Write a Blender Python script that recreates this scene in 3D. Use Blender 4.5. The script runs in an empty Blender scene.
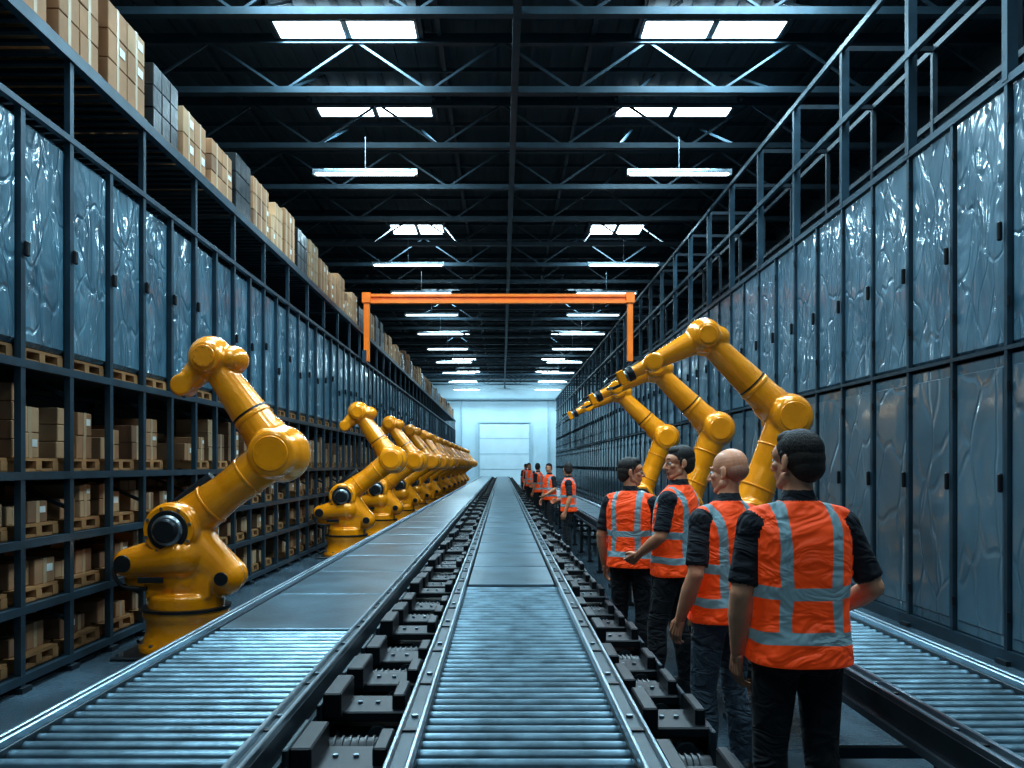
import bpy, math, random
import numpy as np
from mathutils import Vector, Matrix, Euler
random.seed(7); np.random.seed(7)
scene = bpy.context.scene
COL = scene.collection

# ---------------------------------------------------------------- materials
MATS = {}
def nmat(name):
    m = bpy.data.materials.new(name); m.use_nodes = True
    nt = m.node_tree; b = nt.nodes.get("Principled BSDF")
    MATS[name] = m
    return m, nt, b
def mat(name, col, rough=.5, metal=0., var=.25, nscale=6., bump=0., bscale=40., stretch=(1,1,1), coat=0.):
    m, nt, b = nmat(name)
    N = nt.nodes; L = nt.links
    tc = N.new("ShaderNodeTexCoord"); mp = N.new("ShaderNodeMapping"); mp.inputs["Scale"].default_value = stretch
    L.new(tc.outputs["Object"], mp.inputs[0])
    no = N.new("ShaderNodeTexNoise"); no.inputs["Scale"].default_value = nscale; no.inputs["Detail"].default_value = 4
    L.new(mp.outputs[0], no.inputs[0])
    rp = N.new("ShaderNodeValToRGB")
    c0 = [c*(1-var) for c in col]+[1]; c1 = [min(1,c*(1+var)) for c in col]+[1]
    rp.color_ramp.elements[0].position=.3; rp.color_ramp.elements[1].position=.7
    rp.color_ramp.elements[0].color = c0; rp.color_ramp.elements[1].color = c1
    L.new(no.outputs[0], rp.inputs[0]); L.new(rp.outputs[0], b.inputs["Base Color"])
    b.inputs["Roughness"].default_value = rough; b.inputs["Metallic"].default_value = metal
    b.inputs["Coat Weight"].default_value = coat; b.inputs["Coat Roughness"].default_value=.12
    if bump > 0:
        n2 = N.new("ShaderNodeTexNoise"); n2.inputs["Scale"].default_value = bscale; n2.inputs["Detail"].default_value = 3
        L.new(mp.outputs[0], n2.inputs[0])
        bp = N.new("ShaderNodeBump"); bp.inputs["Strength"].default_value = bump; bp.inputs["Distance"].default_value=.02
        L.new(n2.outputs[0], bp.inputs["Height"]); L.new(bp.outputs[0], b.inputs["Normal"])
    return m
def emis(name, col, s):
    m, nt, b = nmat(name)
    b.inputs["Base Color"].default_value=(*col,1); b.inputs["Emission Color"].default_value=(*col,1)
    b.inputs["Emission Strength"].default_value=s
    return m

mat("robot_yellow",(.98,.325,.004),.26,.12,.12,5,.05,60,coat=.9)
mat("robot_dark",(.02,.025,.03),.35,.4,.3)
mat("robot_steel",(.35,.38,.40),.3,.9,.2)
mat("rubber_black",(.012,.014,.016),.5)
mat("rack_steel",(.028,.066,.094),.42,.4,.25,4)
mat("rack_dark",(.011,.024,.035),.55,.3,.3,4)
mat("roof_steel",(.024,.050,.068),.5,.3,.25,3)
mat("roof_sheet",(.025,.053,.070),.75,0,.3,2,.3,12,stretch=(4,.2,1))
mat("concrete",(.055,.085,.108),.26,0,.45,1.3,.10,25)
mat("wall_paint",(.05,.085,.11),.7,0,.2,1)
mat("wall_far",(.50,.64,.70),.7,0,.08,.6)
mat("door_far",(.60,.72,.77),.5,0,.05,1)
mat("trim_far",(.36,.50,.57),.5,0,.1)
mat("alu",(.32,.41,.47),.28,.85,.3,8,.05,60,stretch=(1,.2,1))
mat("roller_metal",(.15,.225,.27),.34,.78,.4,9)
mat("belt_plate",(.085,.135,.168),.30,.4,.4,3,.12,40)
mat("machine_black",(.006,.009,.013),.42,.2,.3,8)
mat("machine_grey",(.032,.05,.062),.38,.5,.3,8)
mat("cardboard",(.38,.21,.11),.85,0,.22,1.7,.06,60)
mat("cardboard_light",(.46,.295,.17),.85,0,.2,1.7,.06,60)
mat("cardboard_dark",(.23,.125,.07),.85,0,.2,1.7)
mat("black_wrap",(.022,.028,.032),.3,0,.4,6,.3,14)
mat("tape",(.44,.32,.20),.4,0,.1)
mat("label_white",(.7,.72,.7),.6,0,.05)
mat("pallet_wood",(.34,.175,.07),.8,0,.3,5,stretch=(1,.3,1))
mat("gantry_orange",(.95,.20,.006),.4,0,.12,3)
def skin(name,c):
    m=mat(name,c,.45,0,.10,14,.05,180); b=m.node_tree.nodes["Principled BSDF"]
    b.inputs["Subsurface Weight"].default_value=.12; b.inputs["Subsurface Radius"].default_value=(.02,.008,.004)
skin("skin_a",(.62,.27,.15)); skin("skin_b",(.74,.34,.20)); mat("lip",(.46,.15,.11),.45,0,.05)
mat("hair",(.016,.011,.009),.62,0,.5,70,.35,260,stretch=(1,1,.3)); mat("hair_fade",(.030,.019,.014),.7,0,.4,90,.25,300); mat("stubble",(.42,.20,.13),.5,0,.12,90)
mat("eye_white",(.7,.7,.68),.2,0,.02); mat("iris",(.03,.02,.015),.2,0,.02)
def cloth(name,col,s1=5.,st=1.):
    m,nt,b=nmat(name); N=nt.nodes; L=nt.links
    tc=N.new("ShaderNodeTexCoord"); mp=N.new("ShaderNodeMapping"); mp.inputs["Scale"].default_value=(1,1,1.6); mp.inputs["Rotation"].default_value=(.3,.35,0)
    L.new(tc.outputs["Object"],mp.inputs[0])
    n=N.new("ShaderNodeTexNoise"); n.inputs["Scale"].default_value=s1; n.inputs["Detail"].default_value=2.; n.inputs["Distortion"].default_value=1.6
    L.new(mp.outputs[0],n.inputs[0])
    bp=N.new("ShaderNodeBump"); bp.inputs["Strength"].default_value=st; bp.inputs["Distance"].default_value=.05
    L.new(n.outputs[0],bp.inputs["Height"])
    wv=N.new("ShaderNodeTexNoise"); wv.inputs["Scale"].default_value=420; L.new(tc.outputs["Object"],wv.inputs[0])
    b2=N.new("ShaderNodeBump"); b2.inputs["Strength"].default_value=.25; b2.inputs["Distance"].default_value=.002
    L.new(wv.outputs[0],b2.inputs["Height"]); L.new(bp.outputs[0],b2.inputs["Normal"]); L.new(b2.outputs[0],b.inputs["Normal"])
    b.inputs["Base Color"].default_value=(*col,1); b.inputs["Roughness"].default_value=.85; b.inputs["Sheen Weight"].default_value=.05
    return m,nt,b
cloth("shirt_black",(.008,.012,.019),6,.9); cloth("trouser_black",(.007,.010,.015),6,.9); cloth("jeans",(.06,.10,.135),7,.9)
mat("shoe",(.012,.012,.013),.45,0,.2)
emis("skylight_glass",(.80,.94,1.0),9.)
emis("tube_glow",(.80,.95,1.0),6.)

def wrap(name, c0, c1, rough, st, vs, amp=7.):
    m, nt, b = nmat(name); N=nt.nodes; L=nt.links
    tc=N.new("ShaderNodeTexCoord"); mp=N.new("ShaderNodeMapping"); mp.inputs["Scale"].default_value=st
    L.new(tc.outputs["Object"],mp.inputs[0])
    n=N.new("ShaderNodeTexNoise"); n.inputs["Scale"].default_value=vs; n.inputs["Detail"].default_value=5; n.inputs["Distortion"].default_value=1.
    L.new(mp.outputs[0],n.inputs[0])
    r=N.new("ShaderNodeValToRGB"); r.color_ramp.elements[0].position=.35; r.color_ramp.elements[1].position=.75
    r.color_ramp.elements[0].color=(*c0,1); r.color_ramp.elements[1].color=(*c1,1)
    L.new(n.outputs[0],r.inputs[0]); L.new(r.outputs[0],b.inputs["Base Color"])
    n3=N.new("ShaderNodeTexNoise"); n3.inputs["Scale"].default_value=1.6; n3.inputs["Detail"].default_value=2
    L.new(mp.outputs[0],n3.inputs[0])
    ad=N.new("ShaderNodeVectorMath"); ad.operation='MULTIPLY_ADD'; L.new(n3.outputs["Color"],ad.inputs[0]); ad.inputs[1].default_value=(.6,.6,.6); L.new(mp.outputs[0],ad.inputs[2])
    vo=N.new("ShaderNodeTexVoronoi"); vo.feature='DISTANCE_TO_EDGE'; vo.inputs["Scale"].default_value=3.4; L.new(ad.outputs[0],vo.inputs[0])
    rr=N.new("ShaderNodeMapRange"); rr.inputs[1].default_value=0; rr.inputs[2].default_value=.08; rr.interpolation_type='SMOOTHSTEP'; L.new(vo.outputs[0],rr.inputs[0])
    n2=N.new("ShaderNodeTexNoise"); n2.inputs["Scale"].default_value=vs; n2.inputs["Detail"].default_value=3; n2.inputs["Distortion"].default_value=.8
    L.new(mp.outputs[0],n2.inputs[0])
    mm=N.new("ShaderNodeMath"); mm.operation='MULTIPLY_ADD'; L.new(n2.outputs[0],mm.inputs[0]); mm.inputs[1].default_value=amp; L.new(rr.outputs[0],mm.inputs[2])
    bp=N.new("ShaderNodeBump"); bp.inputs["Strength"].default_value=.5; bp.inputs["Distance"].default_value=.012
    L.new(mm.outputs[0],bp.inputs["Height"]); L.new(bp.outputs[0],b.inputs["Normal"])
    b.inputs["Roughness"].default_value=rough; b.inputs["Specular IOR Level"].default_value=.5
    b.inputs["Coat Weight"].default_value=.8; b.inputs["Coat Roughness"].default_value=.09; b.inputs["Coat IOR"].default_value=1.5
    L.new(bp.outputs[0],b.inputs["Coat Normal"])
wrap("shrink_wrap",(.035,.11,.16),(.12,.27,.35),.4,(1,1.3,.55),2.6)
wrap("shrink_wrap_right",(.05,.13,.185),(.14,.255,.325),.40,(1,1.2,.5),2.2)
wrap("cabinet_panel",(.05,.11,.15),(.10,.19,.245),.42,(.6,.7,.35),1.4,4.)

def vest_mat():
    m, nt, b = cloth("vest_orange",(1,.1,.02),5.5,1.); N=nt.nodes; L=nt.links
    tc=N.new("ShaderNodeTexCoord"); sp=N.new("ShaderNodeSeparateXYZ"); L.new(tc.outputs["Object"],sp.inputs[0])
    def M(op,a,b_=None):
        n=N.new("ShaderNodeMath"); n.operation=op
        for i,v in enumerate((a,b_)):
            if v is None: continue
            if isinstance(v,(int,float)): n.inputs[i].default_value=v
            else: L.new(v,n.inputs[i])
        return n.outputs[0]
    def band(s,c,h): return M('LESS_THAN',M('ABSOLUTE',M('SUBTRACT',s,c)),h)
    no=N.new("ShaderNodeTexNoise"); no.inputs["Scale"].default_value=3; L.new(tc.outputs["Object"],no.inputs[0])
    wob=M('MULTIPLY',M('SUBTRACT',no.outputs[0],.5),.05)
    z=M('ADD',sp.outputs[2],wob); ax=M('ADD',M('ABSOLUTE',sp.outputs[0]),wob)
    vert=M('MULTIPLY',band(ax,.104,.023),M('GREATER_THAN',z,.97))
    mask=M('MAXIMUM',M('MAXIMUM',band(z,.965,.025),band(z,1.145,.025)),vert)
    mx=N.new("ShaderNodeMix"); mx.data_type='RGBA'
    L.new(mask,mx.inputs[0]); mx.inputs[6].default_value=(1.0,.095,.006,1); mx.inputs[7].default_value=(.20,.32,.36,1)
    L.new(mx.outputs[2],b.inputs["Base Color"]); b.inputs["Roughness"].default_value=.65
    L.new(mx.outputs[2],b.inputs["Emission Color"]); b.inputs["Emission Strength"].default_value=.14  # faint glow added to the cloth so the orange holds under bluish light
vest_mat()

# ---------------------------------------------------------------- mesh builder
class MB:
    def __init__(s): s.v=[]; s.f=[]; s.m=[]; s.s=[]; s.mats=[]
    def mi(s,name):
        if name not in s.mats: s.mats.append(name)
        return s.mats.index(name)
    def add(s,vs,fs,m,smooth=False):
        o=len(s.v); s.v.extend([tuple(map(float,p)) for p in vs]); k=s.mi(m) if isinstance(m,str) else None
        for i,f in enumerate(fs):
            s.f.append(tuple(int(j)+o for j in f)); s.m.append(k if k is not None else s.mi(m[i])); s.s.append(smooth)
    def box(s,c,d,m,R=None,b=0.):
        hx,hy,hz=[q/2 for q in d]; c=Vector(c)
        if b<=0:
            vs=[Vector((x*hx,y*hy,z*hz)) for x in(-1,1) for y in(-1,1) for z in(-1,1)]
            fs=[(0,1,3,2),(4,6,7,5),(0,4,5,1),(2,3,7,6),(0,2,6,4),(1,5,7,3)]
        else:
            b=min(b,hx*.9,hy*.9,hz*.9); vs=[]; idx={}
            for x in(-1,1):
                for y in(-1,1):
                    for z in(-1,1):
                        for a in range(3):
                            p=[x*hx,y*hy,z*hz]
                            for k in range(3):
                                if k!=a: p[k]-= (x,y,z)[k]*b
                            idx[(x,y,z,a)]=len(vs); vs.append(Vector(p))
            fs=[]
            for a in range(3):
                u,w=(a+1)%3,(a+2)%3
                for sg in(-1,1):
                    q=[]
                    for (i,j) in((-1,-1),(1,-1),(1,1),(-1,1)):
                        t=[0,0,0]; t[a]=sg;t[u]=i;t[w]=j; q.append(idx[(*t,a)])
                    fs.append(q if sg>0 else q[::-1])
                for i in(-1,1):
                    for j in(-1,1):
                        t0=[0,0,0];t0[a]=-1;t0[u]=i;t0[w]=j;t1=list(t0);t1[a]=1
                        q=[idx[(*t0,u)],idx[(*t1,u)],idx[(*t1,w)],idx[(*t0,w)]]
                        fs.append(q if i*j<0 else q[::-1])
            for x in(-1,1):
                for y in(-1,1):
                    for z in(-1,1):
                        q=[idx[(x,y,z,a)] for a in range(3)]
                        fs.append(q if x*y*z>0 else q[::-1])
        if R is not None: vs=[R@v for v in vs]
        s.add([v+c for v in vs],fs,m)
    def beam(s,p0,p1,w,h,m):
        p0=Vector(p0);p1=Vector(p1);d=p1-p0
        R=d.to_track_quat('Y','Z').to_matrix()
        s.box((p0+p1)/2,(w,d.length,h),m,R)
    def rev(s,p0,p1,prof,m,n=20,smooth=True):
        p0=Vector(p0);d=(Vector(p1)-p0).normalized(); R=d.to_track_quat('Z','Y').to_matrix()
        vs=[];fs=[]
        for t,r in prof:
            for k in range(n):
                a=2*math.pi*k/n; vs.append(p0+R@Vector((r*math.cos(a),r*math.sin(a),t)))
        for i in range(len(prof)-1):
            for k in range(n): fs.append((i*n+k,i*n+(k+1)%n,(i+1)*n+(k+1)%n,(i+1)*n+k))
        s.add(vs,fs,m,smooth)
        s.add(vs[:n],[tuple(range(n))[::-1]],m); s.add(vs[-n:],[tuple(range(n))],m)
    def cyl(s,p0,p1,r,m,n=16,b=0.,r1=None):
        L=(Vector(p1)-Vector(p0)).length; r1=r if r1 is None else r1
        if b>0: s.rev(p0,p1,[(0,r-b),(b*.3,r-b*.3),(b,r),(L-b,r1),(L-b*.3,r1-b*.3),(L,r1-b)],m,n)
        else: s.rev(p0,p1,[(0,r),(L,r1)],m,n)
    def tube(s,pts,r,m,n=8):
        pts=[Vector(p) for p in pts]
        q=[]
        for i in range(len(pts)-1):
            a=pts[max(i-1,0)];b=pts[i];c=pts[i+1];d=pts[min(i+2,len(pts)-1)]
            for t in np.linspace(0,1,6,endpoint=False):
                q.append(.5*((2*b)+(c-a)*t+(2*a-5*b+4*c-d)*t*t+(3*b-a-3*c+d)*t**3))
        q.append(pts[-1]); vs=[];fs=[]
        for i,p in enumerate(q):
            d=(q[min(i+1,len(q)-1)]-q[max(i-1,0)]).normalized(); R=d.to_track_quat('Z','Y').to_matrix()
            for k in range(n):
                a=2*math.pi*k/n; vs.append(p+R@Vector((r*math.cos(a),r*math.sin(a),0)))
        for i in range(len(q)-1):
            for k in range(n): fs.append((i*n+k,i*n+(k+1)%n,(i+1)*n+(k+1)%n,(i+1)*n+k))
        s.add(vs,fs,m,True)
    def merge(s,arr,T=None):
        V,F,Lb=arr; T=T or Matrix.Identity(4); A=np.array(T)
        W=V@A[:3,:3].T+A[:3,3]
        if np.linalg.det(A[:3,:3])<0: F=[f[::-1] for f in F]
        s.add(W.tolist(),F,Lb,True)
    def mesh(s,name):
        me=bpy.data.meshes.new(name); me.from_pydata(s.v,[],s.f)
        for n in s.mats: me.materials.append(MATS[n])
        me.polygons.foreach_set("material_index",s.m); me.polygons.foreach_set("use_smooth",s.s)
        me.update(); return me
def obj(name,me,parent=None,loc=(0,0,0),rot=(0,0,0),sc=1.):
    o=bpy.data.objects.new(name,me); COL.objects.link(o); o.location=loc; o.rotation_euler=rot; o.scale=(sc,sc,sc)
    if parent: o.parent=parent
    return o
def mk(name,mb,parent=None,**k): return obj(name,mb.mesh(name+"_mesh"),parent,**k)

# ---------------------------------------------------------------- blended solids
def ring_mesh(rings):
    n=len(rings[0]); vs=[p for r in rings for p in r]; fs=[]
    for i in range(len(rings)-1):
        for k in range(n): fs.append((i*n+k,i*n+(k+1)%n,(i+1)*n+(k+1)%n,(i+1)*n+k))
    fs.append(tuple(range(n))[::-1]); o=(len(rings)-1)*n; fs.append(tuple(range(o,o+n)))
    return vs,fs
def P_rc(p0,p1,r0,r1,lab): return ('rc',Vector(p0),Vector(p1),r0,r1,lab)
def P_el(c,r,lab,R=None): return ('el',Vector(c),Vector(r),R or Matrix.Identity(3),None,lab)
def P_lo(rings,lab): return ('lo',rings,None,None,None,lab)
def P_cy(p0,p1,r,lab,b=.02): return ('cy',Vector(p0),Vector(p1),r,b,lab)
def P_bx(c,d,lab,R=None): return ('bx',Vector(c),Vector(d),R or Matrix.Identity(3),None,lab)
def prim_mesh(p,mb,n=22):
    t=p[0]
    if t=='rc':
        p0,p1,r0,r1=p[1:5]; d=p1-p0; L=max(d.length,1e-4); R=(d if d.length>1e-5 else Vector((0,0,1))).to_track_quat('Z','Y').to_matrix()
        prof=[(-r0*math.cos(a),r0*math.sin(a)) for a in np.linspace(.08,math.pi/2,7)]+[(L+r1*math.sin(a),r1*math.cos(a)) for a in np.linspace(0,math.pi/2-.08,7)]
        rings=[[p0+R@Vector((r*math.cos(2*math.pi*k/n),r*math.sin(2*math.pi*k/n),z)) for k in range(n)] for z,r in prof]
    elif t=='el':
        c,r,R=p[1:4]
        rings=[[c+R@Vector((r[0]*math.sin(a)*math.cos(2*math.pi*k/n),r[1]*math.sin(a)*math.sin(2*math.pi*k/n),-r[2]*math.cos(a))) for k in range(n)] for a in np.linspace(.06,math.pi-.06,15)]
    elif t=='lo':
        rings=[]
        R=np.array(p[1]); zz=np.linspace(R[0,0],R[-1,0],40)
        for z in zz:
            a,b,cx,cy=[np.interp(z,R[:,0],R[:,i]) for i in range(1,5)]
            q=[]
            for k in range(40):
                u=2*math.pi*k/40; c_,s_=math.cos(u),math.sin(u); e=.82
                q.append(Vector((cx+a*math.copysign(abs(c_)**e,c_),cy+b*math.copysign(abs(s_)**e,s_),z)))
            rings.append(q)
    elif t=='cy':
        p0,p1,r,b=p[1:5]; d=p1-p0; L=d.length; R=d.to_track_quat('Z','Y').to_matrix()
        prof=[(0,r-b),(b*.3,r-b*.3),(b,r),(L-b,r),(L-b*.3,r-b*.3),(L,r-b)]
        rings=[[p0+R@Vector((q*math.cos(2*math.pi*k/32),q*math.sin(2*math.pi*k/32),z)) for k in range(32)] for z,q in prof]
    elif t=='bx':
        c,d,R=p[1:4]; 
        vs=[c+R@Vector((x*d[0]/2,y*d[1]/2,z*d[2]/2)) for x in(-1,1) for y in(-1,1) for z in(-1,1)]
        mb.v.extend(map(tuple,vs)); o=len(mb.v)-8
        mb.f.extend([tuple(o+i for i in f) for f in[(0,1,3,2),(4,6,7,5),(0,4,5,1),(2,3,7,6),(0,2,6,4),(1,5,7,3)]]); return
    vs,fs=ring_mesh(rings); o=len(mb.v); mb.v.extend(map(tuple,vs)); mb.f.extend([tuple(o+i for i in f) for f in fs])
def sdf(p,X):
    t=p[0]
    if t in('rc','cy'):
        a=np.array(p[1]);b=np.array(p[2]);ab=b-a;L2=max(ab@ab,1e-9); h=np.clip(((X-a)@ab)/L2,0,1)
        d=np.linalg.norm(X-a-h[:,None]*ab,axis=1); r=p[3]+(p[4]-p[3])*h if t=='rc' else p[3]
        if t=='cy':
            hh=((X-a)@ab)/L2; rad=np.linalg.norm(X-a-hh[:,None]*ab,axis=1)-p[3]; ax=(np.abs(hh-.5)-.5)*math.sqrt(L2)
            return np.maximum(rad,ax)
        return d-r
    if t=='el':
        q=(X-np.array(p[1]))@np.array(p[3]); r=np.array(p[2]); k0=np.linalg.norm(q/r,axis=1); k1=np.linalg.norm(q/r**2,axis=1)+1e-9
        return k0*(k0-1)/k1
    if t=='lo':
        R=np.array(p[1]); z=X[:,2]; a,b,cx,cy=[np.interp(z,R[:,0],R[:,i]) for i in range(1,5)]
        k=(np.abs((X[:,0]-cx)/a)**2.4+np.abs((X[:,1]-cy)/b)**2.4)**(1/2.4)
        return np.maximum((k-1)*np.minimum(a,b),np.maximum(R[0,0]-z,z-R[-1,0]))
    if t=='bx':
        q=np.abs((X-np.array(p[1]))@np.array(p[3]))-np.array(p[2])/2
        return np.max(q,axis=1)
def solid(prims,vox,smooth=2):
    mb=MB()
    for p in prims: prim_mesh(p,mb)
    me=bpy.data.meshes.new("tmp"); me.from_pydata(mb.v,[],mb.f); me.update()
    o=bpy.data.objects.new("tmp",me); COL.objects.link(o)
    r=o.modifiers.new("r",'REMESH'); r.mode='VOXEL'; r.voxel_size=vox
    if smooth: s=o.modifiers.new("s",'SMOOTH'); s.factor=.5; s.iterations=smooth
    dg=bpy.context.evaluated_depsgraph_get(); ev=o.evaluated_get(dg); m2=bpy.data.meshes.new_from_object(ev)
    V=np.empty(len(m2.vertices)*3); m2.vertices.foreach_get("co",V); V=V.reshape(-1,3)
    F=[tuple(p.vertices) for p in m2.polygons]
    C=np.array([V[list(f)].mean(axis=0) for f in F])
    D=np.stack([sdf(p,C) for p in prims]); k=D.argmin(axis=0); Lb=[prims[i][5] for i in k]
    bpy.data.objects.remove(o); bpy.data.meshes.remove(me); bpy.data.meshes.remove(m2)
    return V,F,Lb

# ================================================================= CAMERA
cd=bpy.data.cameras.new("camera"); cd.lens=850/1024*36; cd.sensor_width=36; cd.shift_x=10/1024; cd.shift_y=81/1024; cd.clip_end=300
cam=bpy.data.objects.new("camera",cd); COL.objects.link(cam); cam.location=(0,0,1.65); cam.rotation_euler=(math.pi/2,0,0); scene.camera=cam

YB=72.; Y0=-3.
XL=-3.5; XR=4.2
# ================================================================= ROOM
m=MB(); m.box((0,(YB+Y0)/2,-.1),(18,YB-Y0+.4,.2),"concrete"); mk("floor",m)
m=MB(); m.box((-9.1,(YB+Y0)/2,4.7),(.2,YB-Y0+.4,9.4),"wall_paint"); mk("wall_left",m)
m=MB(); m.box((9.1,(YB+Y0)/2,4.7),(.2,YB-Y0+.4,9.4),"wall_paint"); mk("wall_right",m)
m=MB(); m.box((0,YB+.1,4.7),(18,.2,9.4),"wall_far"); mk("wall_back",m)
m=MB(); m.box((0,(YB+Y0)/2,9.5),(18.4,YB-Y0+.4,.2),"roof_sheet")
for i in range(48):
    m.box((-8.9+i*.38,(YB+Y0)/2,9.385),(.12,YB-Y0,.05),"roof_sheet")
mk("ceiling",m)
dm=MB()
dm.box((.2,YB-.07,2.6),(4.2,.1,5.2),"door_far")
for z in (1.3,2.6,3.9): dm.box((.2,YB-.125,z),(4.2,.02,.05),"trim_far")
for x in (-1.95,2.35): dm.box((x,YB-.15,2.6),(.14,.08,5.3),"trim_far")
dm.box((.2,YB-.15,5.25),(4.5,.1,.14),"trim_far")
mk("door_1",dm)
dm=MB()
for x in (-3.4,3.9): dm.box((x,YB-.09,3.6),(.12,.14,7.2),"trim_far")
dm.box((0,YB-.09,7.2),(14,.14,.16),"trim_far")
mk("trim_1",dm)

# roof trusses
root=bpy.data.objects.new("roof_truss",None); COL.objects.link(root)
m=MB(); zc=8.25; zt=9.12
y=12.4-2.6*5
while y<YB:
    m.box((0,y,zc),(18,.14,.11),"roof_steel"); m.box((0,y,zt),(18,.12,.1),"roof_steel")
    n=14; xs=np.linspace(-9,9,n+1)
    for i in range(n):
        a=(xs[i],y,zc if i%2==0 else zt); b=(xs[i+1],y,zt if i%2==0 else zc); m.beam(a,b,.035,.04,"roof_steel")
    y+=2.6
mk("chords_and_webs",m,root)
m=MB()
for x in (-7.2,-5.4,-1.1,.22,1.6,5.9,7.5): m.box((x,(YB+Y0)/2,9.25),(.08,YB-Y0,.12),"roof_steel")
m.box((.22,(YB+Y0)/2,8.2),(.12,YB-Y0,.10),"roof_steel")
yy=12.4-1.3-13
while yy<YB: m.box((0,yy,9.22),(18,.06,.08),"roof_steel"); yy+=1.3
for y in (12.4-2.6,12.4,15,17.6,20.2,25.4):
    for xa,xb in((-3.9,-1.3),(2.4,4.9)):
        m.beam((xa,y,zc),(xa+.5,y+1.3,zt),.04,.04,"roof_steel"); m.beam((xb,y,zc),(xb-.5,y+1.3,zt),.04,.04,"roof_steel")
mk("purlins",m,root)

def area(name,loc,sx,sy,p,col=(.60,.87,1.0),rot=(0,0,0),parent=None):
    l=bpy.data.lights.new(name,'AREA'); l.shape='RECTANGLE'; l.size=sx; l.size_y=sy; l.energy=p; l.color=col
    o=bpy.data.objects.new(name,l); COL.objects.link(o); o.location=loc; o.rotation_euler=rot
    if parent:o.parent=parent
    return o
k=0
for yc,w,l,pw in ((-1,1.2,.8,190),(3.5,1.2,.8,240),(8,1.2,.8,340),(11.2,1.2,.65,340),(14.6,1.18,.62,340),(17.9,1.18,.7,340),(27,.8,1.1,240),(38,.8,1.1,250),(49,.8,1.1,300),(60,.8,1.1,500),(68,.9,1.1,700)):
    for xc in (-2.68,3.62):
        k+=1; m=MB()
        for sx in(-1,1):
            cx=xc+sx*(w/2+.03)
            m.box((cx,yc,9.15),(w,l,.03),"skylight_glass")
            for q in(-1,1):
                m.box((cx+q*w/2,yc,9.19),(.05,l+.1,.14),"alu"); m.box((cx,yc+q*l/2,9.19),(w+.05,.05,.14),"alu")
        for q in(-1,1):
            m.box((xc+q*(w+.1),yc,9.26),(.06,l+.4,.24),"roof_steel")
        root=mk("window_%d"%k,m)
        area("skylight_lamp",(xc,yc,9.10),w*2,l,pw,parent=root)

mm=MB()
mm.box((0,0,.06),(2.06,.12,.07),"alu",b=.01); mm.box((0,0,.0),(2.0,.09,.05),"tube_glow",b=.02)
for sx in(-1,1):
    mm.box((sx*1.03,0,.03),(.04,.13,.12),"alu")
mm.cyl((0,0,.1),(0,0,.75),.012,"alu",8)
lampme=mm.mesh("pendant_tube_lamp_mesh")
for y in (0,8.2,17.1,24.9,29.,33.2,38.,43.,48.5,54,60,66):
    for xc in (-2.75,3.56): obj("pendant_tube_lamp",lampme,loc=(xc,y,7.5))

# ================================================================= LEFT RACK
rack=bpy.data.objects.new("pallet_rack",None); COL.objects.link(rack)
P=.7; yend=64.
m=MB()
ys=[6.17+P*i for i in range(-11,int((yend-6.17)/P)+1)]
SH=(.12,.62,1.1,1.6,2.42)
for i,y in enumerate(ys):
    m.box((XL,y,2.5 if i%2==0 else 2.14),(.05,.06,5.0 if i%2==0 else 4.28),"rack_steel")
    if i%2==0: 
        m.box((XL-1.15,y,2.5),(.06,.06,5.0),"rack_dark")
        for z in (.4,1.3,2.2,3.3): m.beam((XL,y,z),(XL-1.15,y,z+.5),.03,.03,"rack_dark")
    m.box((XL,y,.02),(.11,.13,.04),"rack_dark")
ym=(ys[0]+ys[-1])/2; Ln=ys[-1]-ys[0]
for z in SH: 
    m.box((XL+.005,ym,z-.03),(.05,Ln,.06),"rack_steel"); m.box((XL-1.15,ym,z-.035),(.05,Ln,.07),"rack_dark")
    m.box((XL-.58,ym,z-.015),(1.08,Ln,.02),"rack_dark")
m.box((XL+.01,ym,4.27),(.05,Ln,.05),"rack_steel")
m.box((XL+.01,ym,4.95),(.07,Ln,.10),"rack_steel"); m.box((XL-1.15,ym,4.95),(.06,Ln,.1),"rack_dark")
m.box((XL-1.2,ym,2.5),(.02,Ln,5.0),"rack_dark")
y=ys[0]
while y<yend: m.box((XL-.58,y,4.98),(1.12,.06,.03),"rack_dark"); y+=.175
mk("frame",m,rack)
def carton(m,x,y,z,dx,dy,dz,mt,tape=True,jit=.02):
    a=random.uniform(-jit,jit)*2; R=Matrix.Rotation(a,3,'Z')
    m.box((x,y,z+dz/2),(dx,dy,dz),mt,R,b=.006)
    if tape:
        m.box((x,y,z+dz/2),(dx+.004,.05,dz+.004),"tape",R)
        if random.random()<.3: m.box(Vector((x,y,z+dz*.6))+R@Vector((dx/2+.003,dy*.22,0)),(.004,dy*.3,dz*.3),"label_white",R)
def pallet(m,x,y,z,dx,dy):
    for k in range(3): m.box((x,y+(k-1)*(dy/2-.05),z+.045),(dx,.08,.07),"pallet_wood")
    m.box((x+dx/2-.05,y,z+.012),(.09,dy,.022),"pallet_wood"); m.box((x-dx/2+.05,y,z+.012),(.09,dy,.022),"pallet_wood")
    n=6
    for k in range(n): m.box((x-dx/2+.06+k*(dx-.12)/(n-1),y,z+.092),(.1,dy,.022),"pallet_wood")
cb=MB()
cm=["cardboard","cardboard","cardboard_light","cardboard_dark"]
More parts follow.
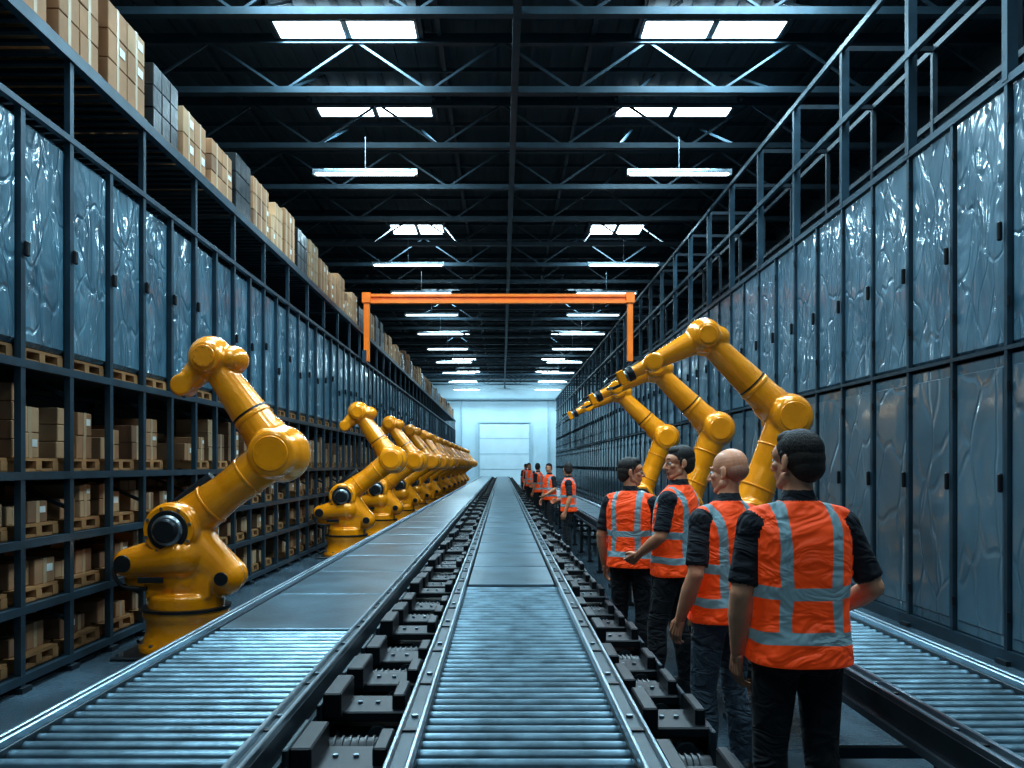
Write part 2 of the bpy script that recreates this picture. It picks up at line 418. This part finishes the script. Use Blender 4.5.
for si,z in enumerate(SH[:4]):
    H=(.38,.36,.38,.66)[si]
    for i in range(len(ys)-1):
        y0=ys[i]+.05; far=y0>32
        if random.random()<.06: continue
        pallet(cb,XL-.45,ys[i]+P/2,z,.8,.58)
        zb=z+.104; yq=y0+.02
        while yq<ys[i+1]-.15:
            w=random.choice((.2,.27,.29)); 
            if yq+w>ys[i+1]-.04: break
            hh=0; h=random.choice((.14,.17,.2)); top=random.uniform(.5,1.)*(H-.06)
            mt=random.choice(cm)
            xo=random.uniform(0,.08)
            while hh+h<=max(top,h):
                carton(cb,XL-.28-xo,yq+w/2,zb+hh,.4,w-.01,h-.004,mt,not far); hh+=h
            if not far: carton(cb,XL-.76,yq+w/2,zb,.4,w-.01,min(H-.1,.32),random.choice(cm),False)
            yq+=w
mk("cartons_on_pallets",cb,rack)
sw=MB()
for i in range(len(ys)-1):
    yc=ys[i]+P/2; pallet(sw,XL-.5,yc,2.42,.95,.62)
    sw.box((XL-.47,yc,2.53+.83),(.93+random.uniform(-.02,.02),P-.07,1.66),"shrink_wrap",Matrix.Rotation(random.uniform(-.02,.02),3,'Z'),b=.035)
    sw.box((XL+.045,ys[i]+.012,3.2+random.uniform(-.1,.3)),(.03,.05,.11),"machine_black",b=.008)
mk("shrink_wrapped_loads",sw,rack)
tb=MB(); y=3.2
while y<yend-1:
    w=random.choice((.78,.84,.9)); dark=random.random()<.3
    pallet(tb,XL-.52,y+w/2,5.0,.95,w-.08)
    H=random.uniform(.55,.82) if y<19 else random.uniform(.5,.8); nz=random.choice((2,3,3)); ny=random.choice((2,3)); h=H/nz
    base=random.choice(cm[:3]); x0=XL-.08
    for a in range(nz):
        for b in range(ny):
            ww=(w-.1)/ny
            if a==nz-1 and random.random()<.15: continue
            mt="black_wrap" if dark else (base if random.random()<.8 else random.choice(cm))
            for c in range(2): carton(tb,x0-.22-c*.45,y+.05+ww*(b+.5),5.104+a*h,.44,ww-.01,h-.006,mt,(not dark) and y<30 and c==0,.008)
    y+=w+random.uniform(.02,.12)
mk("cartons_on_top",tb,rack)

# ================================================================= RIGHT CABINET WALL
cab=bpy.data.objects.new("storage_cabinet_rack",None); COL.objects.link(cab)
Q=.85; yr=[7.03+Q*i for i in range(-10,int((66-7.03)/Q)+1)]
m=MB(); pn=MB(); hd=MB()
ym=(yr[0]+yr[-1])/2; Ln=yr[-1]-yr[0]
for i,y in enumerate(yr):
    m.box((XR-.01,y,2.44),(.05,.045,4.78),"rack_steel")
    if i%2==0:
        m.box((XR+.0,y,5.8),(.09,.08,1.95),"rack_steel"); m.box((XR+1.1,y,3.4),(.06,.06,6.7),"rack_dark")
        m.box((XR+.55,y,6.75),(1.1,.05,.06),"rack_dark")
        m.box((XR,y,.02),(.16,.16,.04),"rack_dark")
for z,h in ((.06,.12),(2.62,.035),(4.83,.07)): m.box((XR-.015,ym,z),(.05,Ln,h),"rack_steel")
for z in (5.85,6.75): m.box((XR-.03,ym,z),(.05,Ln,.07),"rack_steel"); m.box((XR+1.1,ym,z),(.05,Ln,.07),"rack_dark")
m.box((XR+.75,ym,4.86),(1.2,Ln,.05),"rack_dark")
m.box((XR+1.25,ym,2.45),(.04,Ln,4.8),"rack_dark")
for i in range(len(yr)-1):
    yc=yr[i]+Q/2
    pn.box((XR+.30,yc,1.35),(.6,Q-.05,2.46),"cabinet_panel",Matrix.Rotation(random.uniform(-.006,.006),3,'Z'),b=.012)
    pn.box((XR+.29+random.uniform(-.012,.012),yc,3.72),(.6,Q-.05,2.15),"shrink_wrap_right",Matrix.Rotation(random.uniform(-.02,.02),3,'Z'),b=.03)
    pn.box((XR-.006,yc,1.35),(.02,Q-.14,2.25),"cabinet_panel",b=.008)
    hd.box((XR-.05,yr[i]+.06,3.6),(.04,.035,.16),"machine_black",b=.01); hd.box((XR-.05,yr[i]+.05,1.5),(.04,.035,.16),"machine_black",b=.01)
    for z in (.4,2.3,3.0,4.5): hd.cyl((XR-.04,yr[i]+Q-.05,z-.04),(XR-.04,yr[i]+Q-.05,z+.04),.014,"machine_black",8)
mk("frame",m,cab); mk("panels",pn,cab); mk("handles_and_hinges",hd,cab)

# ================================================================= ORANGE GANTRY
m=MB(); g="gantry_orange"; yg=21.; xl,xr_=-3.34,3.16; zg=5.83
m.box(((xl+xr_)/2,yg,zg),(xr_-xl+.2,.16,.07),g); m.box(((xl+xr_)/2,yg,zg-.17),(xr_-xl+.2,.16,.05),g); m.box(((xl+xr_)/2,yg,zg-.08),(xr_-xl+.2,.05,.16),g)
for x in(xl,xr_):
    m.box((x,yg,(zg+4.2)/2),(.14,.14,zg-4.2),g,b=.01); m.box((x,yg,zg-.06),(.22,.22,.26),g,b=.01)
m.box((xr_+.5,yg,4.28),(1.02,.12,.08),"rack_dark")
m.box((xl-.045,yg,4.32),(.10,.3,.3),"rack_steel")
mk("gantry_crane",m)

# ================================================================= CONVEYORS
ZB=.75
def conveyor(x0,x1,y0,y1,yroll,rw,pp,drives):
    root=bpy.data.objects.new("roller_conveyor",None); COL.objects.link(root)
    L=y1-y0; yc=(y0+y1)/2; m=MB()
    for x,s in((x0,-1),(x1,1)):
        m.box((x+s*rw/2,yc,ZB-.05),(rw,L,.15),"machine_grey",b=.012)
        m.box((x+s*.010,yc,ZB+.03),(.016,L,.03),"alu",b=.004)
        m.box((x+s*(rw-.010),yc,ZB+.025),(.016,L,.03),"alu",b=.004)
        m.box((x+s*(rw+.005),yc,ZB-.09),(.02,L,.03),"alu")
        y=y0+.3
        while y<22: m.box((x+s*rw/2,y,ZB+.027),(rw*.7,.03,.008),"machine_black"); m.cyl((x+s*rw/2,y+.15,ZB+.02),(x+s*rw/2,y+.15,ZB+.034),.012,"alu",6); y+=.6
    mk("side_rails",m,root)
    m=MB(); y=y0+.05
    while y<yroll:
        m.cyl((x0,y,ZB-.022),(x1,y,ZB-.022),.0245,"roller_metal",14)
        y+=.083
    mk("rollers",m,root)
    m=MB(); y=yroll+.02
    while y<y1-.2:
        l=min(pp,y1-y); m.box(((x0+x1)/2,y+l/2,ZB-.01),(x1-x0-.012,l-.03,.04),"belt_plate",b=.006); y+=l
    mk("transfer_plates",m,root)
    m=MB(); m.box(((x0+x1)/2,yc,ZB-.15),(x1-x0,L-.04,.03),"machine_black"); y=y0+.15
    while y<y1:
        for x,s in((x0,-1),(x1,1)):
            m.box((x+s*rw/2,y,(ZB-.1)/2),(.05,.07,ZB-.1),"machine_grey"); m.box((x+s*rw/2,y,.015),(.1,.13,.03),"machine_black")
        m.box(((x0+x1)/2,y,.3),(x1-x0+rw,.04,.05),"machine_grey"); y+=1.5
    mk("legs",m,root)
    for (xa,xb,pitch,ph) in drives:
        m=MB(); w=xb-xa; xc=(xa+xb)/2; y=y0+ph; kk=0
        m.box((xc,yc,.30),(w*.55,L,.08),"machine_black"); m.box((xc-w*.25,yc,.48),(.04,L,.05),"machine_black"); m.box((xc+w*.3,yc,.56),(.03,L,.06),"machine_black")
        m.box((xc-w*.05,yc,.42),(.03,L,.03),"machine_grey")
        while y<y1-.5:
            far=y>25; kk+=1; B="machine_black"
            m.box((xc,y,.38),(w*.80,.18,.46),B,b=.012)
            hh=(.0,.04,.015)[kk%3]
            m.box((xc,y,.62+hh),(w*.94,.24,.04),B,b=.006)
            m.box((xc-w*.34,y,.67+hh),(w*.20,.30,.10),B,b=.006); m.box((xc+w*.36,y+.02,.665+hh),(w*.14,.22,.07),B,b=.006)
            m.box((xc-w*.47,y,.60),(.02,.34,.24),"machine_grey",b=.004)
            m.box((xc+w*.47,y-.02,.58),(.02,.30,.20),"machine_grey",b=.004)
            if not far:
                m.cyl((xc-w*.34,y+.24,.56),(xc+w*.34,y+.24,.56),.07,B,18,b=.008)
                for q in range(6): m.cyl((xc-w*.24+q*w*.08,y+.24,.56),(xc-w*.24+q*w*.08+.008,y+.24,.56),.077,B,18)
                m.cyl((xc+w*.15,y-.09,.58),(xc+w*.15,y-.13,.58),.045,"machine_grey",14); m.cyl((xc-w*.15,y-.09,.45),(xc-w*.15,y-.12,.45),.055,"machine_grey",14)
                for q in(-1,1):
                    m.cyl((xc+q*w*.10,y,.64+hh),(xc+q*w*.10,y,.65+hh),.010,"alu",6)
                m.tube([(xc-w*.3,y-.1,.6),(xc-w*.35,y-.18,.4),(xc-w*.2,y-.3,.48),(xc-w*.1,y-.36,.60)],.012,"rubber_black",6)
            m.box((xc,y,.085),(w*.7,.1,.17),B)
            y+=pitch
        mk("drive_units",m,root)
    return root
conveyor(-.26,.40,1.3,66,6.3,.085,1.15,[(-.72,-.36,.52,.6),(.50,.78,.52,.4)])
conveyor(-1.55,-.80,1.3,66,4.6,.06,1.25,[])
conveyor(1.53,2.04,2.35,66,8.5,.07,1.25,[])

# ================================================================= ROBOTS
def robot(sh,el,wr,tl,name,long=False):
    sh,el,wr,tl=[Vector((p[0],0,p[1])) for p in (sh,el,wr,tl)]
    Y=Vector((0,1,0)); Yl="robot_yellow"; s=1 if el.x>sh.x else -1
    pr=[P_cy((0,0,.36),(0,0,.52),.33,Yl,.03),
        P_bx((0,0,.60),(.56,.46,.22),Yl),
        P_rc((-.44,-.17,.80),(.02,-.17,.86),.13,.21,Yl), P_rc((-.44,.17,.80),(.02,.17,.86),.12,.20,Yl),
        P_rc((-.42,-.1,.66),(.0,-.1,.62),.09,.18,Yl),
        P_rc((.36,-.05,.66),(.05,-.05,.95),.17,.24,Yl), P_rc((.36,.12,.66),(.05,.12,.9),.15,.2,Yl),
        P_cy(sh-.30*Y,sh+.28*Y,.24,Yl,.04),
        P_rc(sh-.05*Y,sh.lerp(el,.5)-.05*Y,.215,.170,Yl),P_rc(sh.lerp(el,.5)-.05*Y,el-.05*Y,.170,.20,Yl),
        P_cy(el-.27*Y,el+.24*Y,.215,Yl,.05), P_el(el+Vector((.03,0,.0)),(.26,.25,.26),Yl)]
    d=(wr-el).normalized(); up=el.lerp(wr,.18)
    pr+=[P_rc(el+.02*Y,up+.02*Y,.2,.2,Yl),P_rc(up,wr,.185,.125,Yl),
         P_el(wr,(.205,.2,.205),Yl),P_cy(wr-.2*Y,wr+.18*Y,.14,Yl,.03),
         P_el(wr-d*.05+Vector((.16*(1 if not long else .6),0,.03)),(.15,.15,.13),Yl)]
    t=(tl-wr).normalized(); T=(tl-wr).length
    if long:
        m1=wr+t*T*.55
        pr+=[P_rc(wr+t*.1,m1,.14,.085,Yl),P_cy(m1-.1*Y,m1+.1*Y,.1,Yl,.02),P_rc(m1,m1+t*.22,.08,.065,Yl)]
        tb=m1+t*.28
    else:
        pr+=[P_rc(wr+t*.05,tl,.14,.10,Yl),P_cy(tl-.11*Y,tl+.11*Y,.10,Yl,.02)]; tb=tl+t*.06
    A=solid(pr,.0135,3)
    m=MB(); m.merge(A)
    m.box((0,0,.015),(.95,.95,.03),"robot_dark",b=.01)
    m.rev((0,0,.03),(0,0,1),[(0,.40),(.05,.40),(.07,.36),(.17,.34),(.27,.35),(.30,.37),(.35,.37)],Yl,36)
    m.cyl((0,0,.375),(0,0,.40),.385,"robot_dark",36)
    for k in range(12):
        a=k*math.pi/6; m.cyl((.37*math.cos(a),.37*math.sin(a),.08),(.37*math.cos(a),.37*math.sin(a),.105),.02,"robot_steel",6)
    for q in(-1,1):
        for w in(-1,1): m.cyl((q*.41,w*.41,.03),(q*.41,w*.41,.06),.03,"robot_steel",6)
    def motor(c,y,dr,r):
        c=c.copy(); f=c+Y*y
        m.cyl(f,f+Y*dr*.035,r,Yl,32,b=.01); m.cyl(f+Y*dr*.03,f+Y*dr*.05,r*.80,"robot_dark",32,b=.006)
        m.rev(f+Y*dr*.045,f+Y*dr*2,[(0,r*.62),(.03,r*.60),(.035,r*.5)],"robot_steel",28); m.cyl(f+Y*dr*.06,f+Y*dr*.13,r*.48,"robot_dark",28,b=.02)
        for k in range(8):
            a=k*math.pi/4+.3; p=f+Vector((r*.9*math.cos(a),0,r*.9*math.sin(a))); m.cyl(p+Y*dr*.03,p+Y*dr*.048,.014,"robot_steel",6)
    motor(sh,-.29,-1,.215); motor(sh,.27,1,.2)
    for e,r,yy in((el,.155,.262),(wr,.10,.195)):
        for dr in(-1,1):
            f=e+Y*dr*yy; m.cyl(f,f+Y*dr*.02,r,Yl,28,b=.008); 
            for k in range(8):
                a=k*math.pi/4; p=f+Vector((r*.78*math.cos(a),0,r*.78*math.sin(a))); m.cyl(p+Y*dr*.018,p+Y*dr*.026,.009,Yl,6)
    m.cyl((-.44,-.295,.80),(-.44,-.315,.80),.075,"robot_dark",20,b=.005); m.cyl((.38,-.215,.66),(.38,-.235,.66),.06,"robot_dark",20,b=.005)
    m.box((-.2,-.30,.66),(.22,.02,.05),"robot_dark",b=.006)
    m.tube([(-.50,-.2,.86),(-.55,-.22,.72),(-.46,-.24,.6),(-.25,-.26,.58)],.018,"rubber_black",8)
    ax=(el-sh).normalized(); nrm=Vector((-ax.z,0,ax.x))*s
    c0=sh+nrm*.22-ax*.1+Y*.16; c1=c0+ax*.55; m.cyl(c0,c1,.06,"robot_dark",16,b=.01)
    for q in (.32,.7):
        c=sh.lerp(el,q)-.05*Y
        m.cyl(c-ax*.012,c+ax*.012,.195 if q<.5 else .190,Yl,32,b=.004)
    c=el.lerp(wr,.38); m.cyl(c-d*.02,c+d*.02,.176,Yl,32,b=.005); c=el.lerp(wr,.42); m.cyl(c-d*.008,c+d*.008,.172,"robot_dark",32)
    m.cyl(tb-t*.05,tb+t*.02,.08,"robot_dark",24,b=.005); m.cyl(tb+t*.02,tb+t*.05,.06,"robot_steel",24,b=.004)
    side=Y.cross(t).normalized()
    RR=Matrix((side,Y,t)).transposed()
    if long:
        m.box(tb+t*.09,(.16,.13,.08),Yl,RR,b=.01)
        for q in(-1,1):
            m.box(tb+t*.17+side*q*.06,(.03,.07,.12),"robot_dark",RR,b=.006)
            m.box(tb+t*.25+side*q*.045,(.025,.05,.07),"robot_steel",RR@Matrix.Rotation(-q*.3,3,'Y'),b=.004)
    m.tube([(0,.36,.45),(0,.42,.8),sh+Y*.40,sh.lerp(el,.5)+Y*.26-nrm*.1,el+Y*.30,el.lerp(wr,.4)+Y*.22+nrm*.05,wr+Y*.22,wr.lerp(tb,.6)+Y*.12,tb],.022,"rubber_black",8)
    m.tube([(.1,.36,.45),(.1,.43,.8),sh+Y*.43+Vector((.05,0,0)),sh.lerp(el,.5)+Y*.28-nrm*.02,el+Y*.31-ax*.06,el.lerp(wr,.4)+Y*.23],.016,"rubber_black",8)
    m.tube([(-.35,.3,.04),(-.45,.35,.05),(-.52,.2,.03)],.02,"rubber_black",8)
    return m.mesh(name)
RL=robot((-.04,1.09),(.82,1.75),(.22,2.60),(-.02,2.36),"robot_left_mesh")
RR_=robot((-.05,1.05),(.42,2.16),(-.46,3.02),(-1.46,2.52),"robot_right_mesh",True)
for i,y in enumerate((7.6,15.4,19.8,24,28,32,36,40,44,48,52,56,60)):
    obj("industrial_robot_arm",RL,loc=(-2.82,y,0),rot=(0,0,[0,.05,-.06,.04,-.03][i%5]))
for i,y in enumerate((9.1,12.1,15.9)):
    obj("industrial_robot_arm",RR_,loc=(2.62,y,0),rot=(0,0,[0,.04,-.03][i]))

# ================================================================= WORKERS
def hand_right(skin):
    pr=[]; ysn=(.031,.0105,-.0105,-.030); ln=((.043,.026,.021),(.048,.030,.022),(.044,.028,.021),(.034,.021,.018))
    for yk,l,zk in zip(ysn,ln,(-.086,-.09,-.086,-.078)):
        pr.append(P_rc((0,yk*.6,-.004),(0,yk,zk),.0155,.0115,skin))
        p=Vector((0,yk,zk)); a=.35+random.uniform(-.05,.1); r=.0098
        for s_ in l:
            q=p+Vector((-math.sin(a)*s_,(yk*.15)*s_*4*.3,-math.cos(a)*s_)); pr.append(P_rc(p,q,r,r-.0009,skin)); p=q; a+=.38; r-=.0011
    pr+=[P_el((-.004,0,-.048),(.015,.038,.045),skin)]
    pr+=[P_rc((-.004,.018,-.012),(-.016,.047,-.045),.017,.0125,skin),P_rc((-.016,.047,-.045),(-.022,.055,-.075),.0118,.0105,skin),P_rc((-.022,.055,-.075),(-.028,.052,-.098),.0105,.0085,skin)]
    pr.append(P_rc((0,0,.03),(0,0,-.01),.026,.024,skin))
    return solid(pr,.0032,1)
def head(skin,bald):
    S=skin
    pr=[P_el((0,-.014,.036),(.076,.095,.087),S),P_el((0,.024,-.038),(.060,.068,.080),S),P_el((0,.052,-.088),(.030,.028,.024),S),
        P_rc((-.046,.01,-.062),(-.02,.058,-.092),.026,.020,S),P_rc((.046,.01,-.062),(.02,.058,-.092),.026,.020,S),
        P_rc((0,.090,.012),(0,.108,-.028),.0085,.0135,S),P_el((.012,.096,-.032),(.008,.011,.008),S),P_el((-.012,.096,-.032),(.008,.011,.008),S),
        P_rc((-.036,.076,.026),(-.010,.086,.023),.011,.010,S),P_rc((.036,.076,.026),(.010,.086,.023),.011,.010,S),
        P_el((.044,.062,-.018),(.020,.018,.018),S),P_el((-.044,.062,-.018),(.020,.018,.018),S),
        P_rc((-.020,.084,-.058),(.020,.084,-.058),.0068,.0068,"lip"),P_rc((-.016,.083,-.067),(.016,.083,-.067),.0072,.0072,"lip")]
    for s in(-1,1):
        pr+=[P_el((s*.081,-.006,-.004),(.008,.019,.031),S,Matrix.Rotation(s*.45,3,'Z')),P_el((s*.076,.002,-.03),(.010,.012,.014),S),
             P_el((s*.031,.0765,.004),(.0145,.0125,.0095),"eye_white"),P_el((s*.031,.086,.004),(.0055,.0045,.0055),"iris")]
    if not bald:
        pr+=[P_el((0,-.016,.044),(.0785,.0980,.0850),"hair"),P_el((0,.030,.088),(.055,.048,.036),"hair"),
             P_el((0,-.034,.012),(.0778,.0820,.070),"hair_fade"),P_el((0,-.050,-.020),(.0700,.0650,.066),"hair_fade"),
             P_rc((-.073,.014,.03),(-.071,.016,-.008),.009,.005,"hair_fade"),P_rc((.073,.014,.03),(.071,.016,-.008),.009,.005,"hair_fade"),
             P_rc((-.042,.086,.036),(-.016,.094,.036),.0035,.004,"hair"),P_rc((.042,.086,.036),(.016,.094,.036),.0035,.004,"hair")]
        # forehead and temples stay skin
        pr+=[P_el((0,.040,.030),(.066,.0575,.050),S)]
    else:
        pr+=[P_el((0,-.042,.0),(.0715,.069,.062),"stubble"),P_rc((-.073,.008,.015),(-.070,.014,-.02),.008,.006,"stubble"),P_rc((.073,.008,.015),(.070,.014,-.02),.008,.006,"stubble"),
             P_rc((-.042,.086,.034),(-.016,.093,.034),.003,.003,"hair"),P_rc((.042,.086,.034),(.016,.093,.034),.003,.003,"hair")]
    return solid(pr,.0034,3)
HC={}
def worker(x,y,yaw,H,skin,bald,trouser,larm,rarm,legs,hyaw,hpitch=0,name="worker",lean=0.,fwd=0.,bulk=1.):
    if (skin,bald) not in HC: HC[(skin,bald)]=head(skin,bald)
    if skin not in HC: HC[skin]=hand_right(skin)
    T="shirt_black"; pr=[]
    pr.append(P_lo([(.82,.135,.105,0,0),(.90,.165,.118,0,-.01),(.98,.160,.112,0,-.005),(1.04,.152,.105,0,0)],trouser))
    pr.append(P_lo([(1.0,.150,.105,0,0),(1.10,.152,.108,0,0),(1.25,.175,.118,0,0),(1.36,.185,.115,0,0),(1.43,.165,.09,0,-.005),(1.475,.095,.07,0,-.008),(1.515,.066,.064,0,-.005)],T))
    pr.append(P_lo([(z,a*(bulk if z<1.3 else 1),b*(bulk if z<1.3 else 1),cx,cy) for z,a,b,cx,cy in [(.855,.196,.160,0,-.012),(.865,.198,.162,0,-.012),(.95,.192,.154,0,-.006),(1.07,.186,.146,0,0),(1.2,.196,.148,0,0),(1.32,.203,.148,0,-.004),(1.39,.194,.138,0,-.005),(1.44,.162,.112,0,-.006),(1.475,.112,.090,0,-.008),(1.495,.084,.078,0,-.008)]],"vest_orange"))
    for s in (-1,1):
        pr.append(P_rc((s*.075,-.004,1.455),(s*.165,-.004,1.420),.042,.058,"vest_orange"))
        pr.append(P_el((s*.075,-.055,.875),(.082,.07,.09),trouser))
    pr.append(P_rc((0,-.012,1.44),(0,.004,1.60),.063,.056,skin))
    pr.append(P_rc((0,-.012,1.47),(0,-.006,1.505),.070,.067,T))
    hands=[]
    for s,(eb,wt,roll) in ((-1,larm),(1,rarm)):
        S=Vector((s*.188,-.005,1.40)); E=Vector(eb); W=Vector(wt)
        pr.append(P_el(S+Vector((s*.0,0,-.01)),(.064,.070,.074),T))
        sl=S.lerp(E,.66); ad=(E-S).normalized()
        pr.append(P_rc(S,sl,.062,.056,T)); pr.append(P_cy(sl-ad*.02,sl+ad*.055,.058,T,.004)); pr.append(P_rc(S,E,.048,.042,skin))
        pr.append(P_rc(E,E.lerp(W,.35),.043,.046,skin)); pr.append(P_rc(E.lerp(W,.35),W,.046,.028,skin))
        hands.append((s,E,W,roll))
    for s,ft in ((-1,legs[0]),(1,legs[1])):
        hp=Vector((s*.088,0,.88)); an=Vector((ft[0],ft[1],.10)); kn=hp.lerp(an,.5)+Vector((0,.03,0))
        mid=an.lerp(kn,.55)+Vector((0,-.018,0))
        pr+=[P_rc(hp,kn,.098,.070,trouser),P_rc(kn,mid,.069,.069,trouser),P_rc(mid,an+Vector((0,-.005,.0)),.069,.058,trouser)]
        a=Matrix.Rotation(-s*.18,3,'Z')
        def fp(px,py,pz): return Vector((an.x,an.y,0))+a@Vector((px,py,pz))
        pr+=[P_rc(fp(0,-.045,.048),fp(0,.05,.052),.046,.046,"shoe"),P_rc(fp(0,.05,.05),fp(.0,.165,.034),.046,.034,"shoe"),P_bx(fp(0,.055,.014),(.086,.27,.028),"shoe",a)]
    A=solid(pr,.0078,2)
    m=MB(); m.merge(A)
    TH=Matrix.Translation((0,.010,1.655))@Matrix.Rotation(hyaw,4,'Z')@Matrix.Rotation(hpitch,4,'X')@Matrix.Scale(1.03,4)
    m.merge(HC[(skin,bald)],TH)
    for s,E,W,roll in hands:
        d=(W-E).normalized(); zz=-d; yy=Vector((0,1,0)) if abs(d.y)<.8 else Vector((0,0,1)); xx=yy.cross(zz).normalized(); yy=zz.cross(xx)
        R=Matrix((xx,yy,zz)).transposed().to_4x4()
        M=Matrix.Translation(W+d*.015)@R@Matrix.Rotation(roll,4,'Z')
        if s<0: M=M@Matrix.Scale(-1,4,(1,0,0))
        m.merge(HC[skin],M)
    if lean or fwd:
        nv=[]
        for (a,b,c) in m.v:
            u=max(0,(c-.85))/.85; u=u*u*(1.4-.4*u) if u<1 else u
            nv.append((a+lean*u,b+fwd*u,c))
        m.v=nv
    return obj(name,m.mesh(name+"_mesh"),loc=(x,y,0),rot=(0,0,yaw),sc=H/1.79), m
D=math.radians
w4,_=worker(1.20,3.45,D(4),1.80,"skin_b",False,"trouser_black",((-.250,-.04,1.13),(-.235,.04,.885),.2),((.295,-.04,1.15),(.25,.17,1.03),0),((-.11,.02),(.12,-.02)),D(30),name="worker",bulk=1.04)
w3,_=worker(1.165,4.50,D(30),1.745,"skin_b",True,"jeans",((-.245,-.05,1.12),(-.235,.07,.87),.1),((.24,-.02,1.13),(.24,.15,.93),0),((-.10,.03),(.11,-.03)),D(24),D(-8),lean=.09,fwd=.03)
w2,_=worker(1.24,6.15,D(56),1.80,"skin_a",False,"trouser_black",((-.25,.0,1.14),(-.16,.20,1.0),0),((.25,-.02,1.12),(.25,.08,.87),0),((-.13,.10),(.11,-.05)),D(44),D(-4),lean=.07,fwd=-.03)
w1,mb1=worker(1.05,6.95,D(-26),1.72,"skin_a",False,"trouser_black",((-.25,-.03,1.12),(-.25,.05,.86),.1),((.24,.0,1.12),(.16,.2,1.06),0),((-.11,.0),(.11,.03)),D(-70))
for (x,y,yaw,me,s) in ((1.2,15.4,D(85),w1,.95),(1.15,20.5,D(120),w2,.95),(1.1,26,D(60),w1,.96),(1.1,33,D(150),w2,.97),(1.15,41,D(20),w4,.96)):
    obj("worker",me.data,loc=(x,y,0),rot=(0,0,yaw),sc=s)

# ================================================================= LIGHT
w=bpy.data.worlds.new("world"); scene.world=w; w.use_nodes=True
w.node_tree.nodes["Background"].inputs[0].default_value=(.18,.48,.70,1); w.node_tree.nodes["Background"].inputs[1].default_value=.12
scene.view_settings.view_transform='Standard'
scene.view_settings.look='None'
scene.view_settings.exposure=0.10
scene.view_settings.gamma=0.84
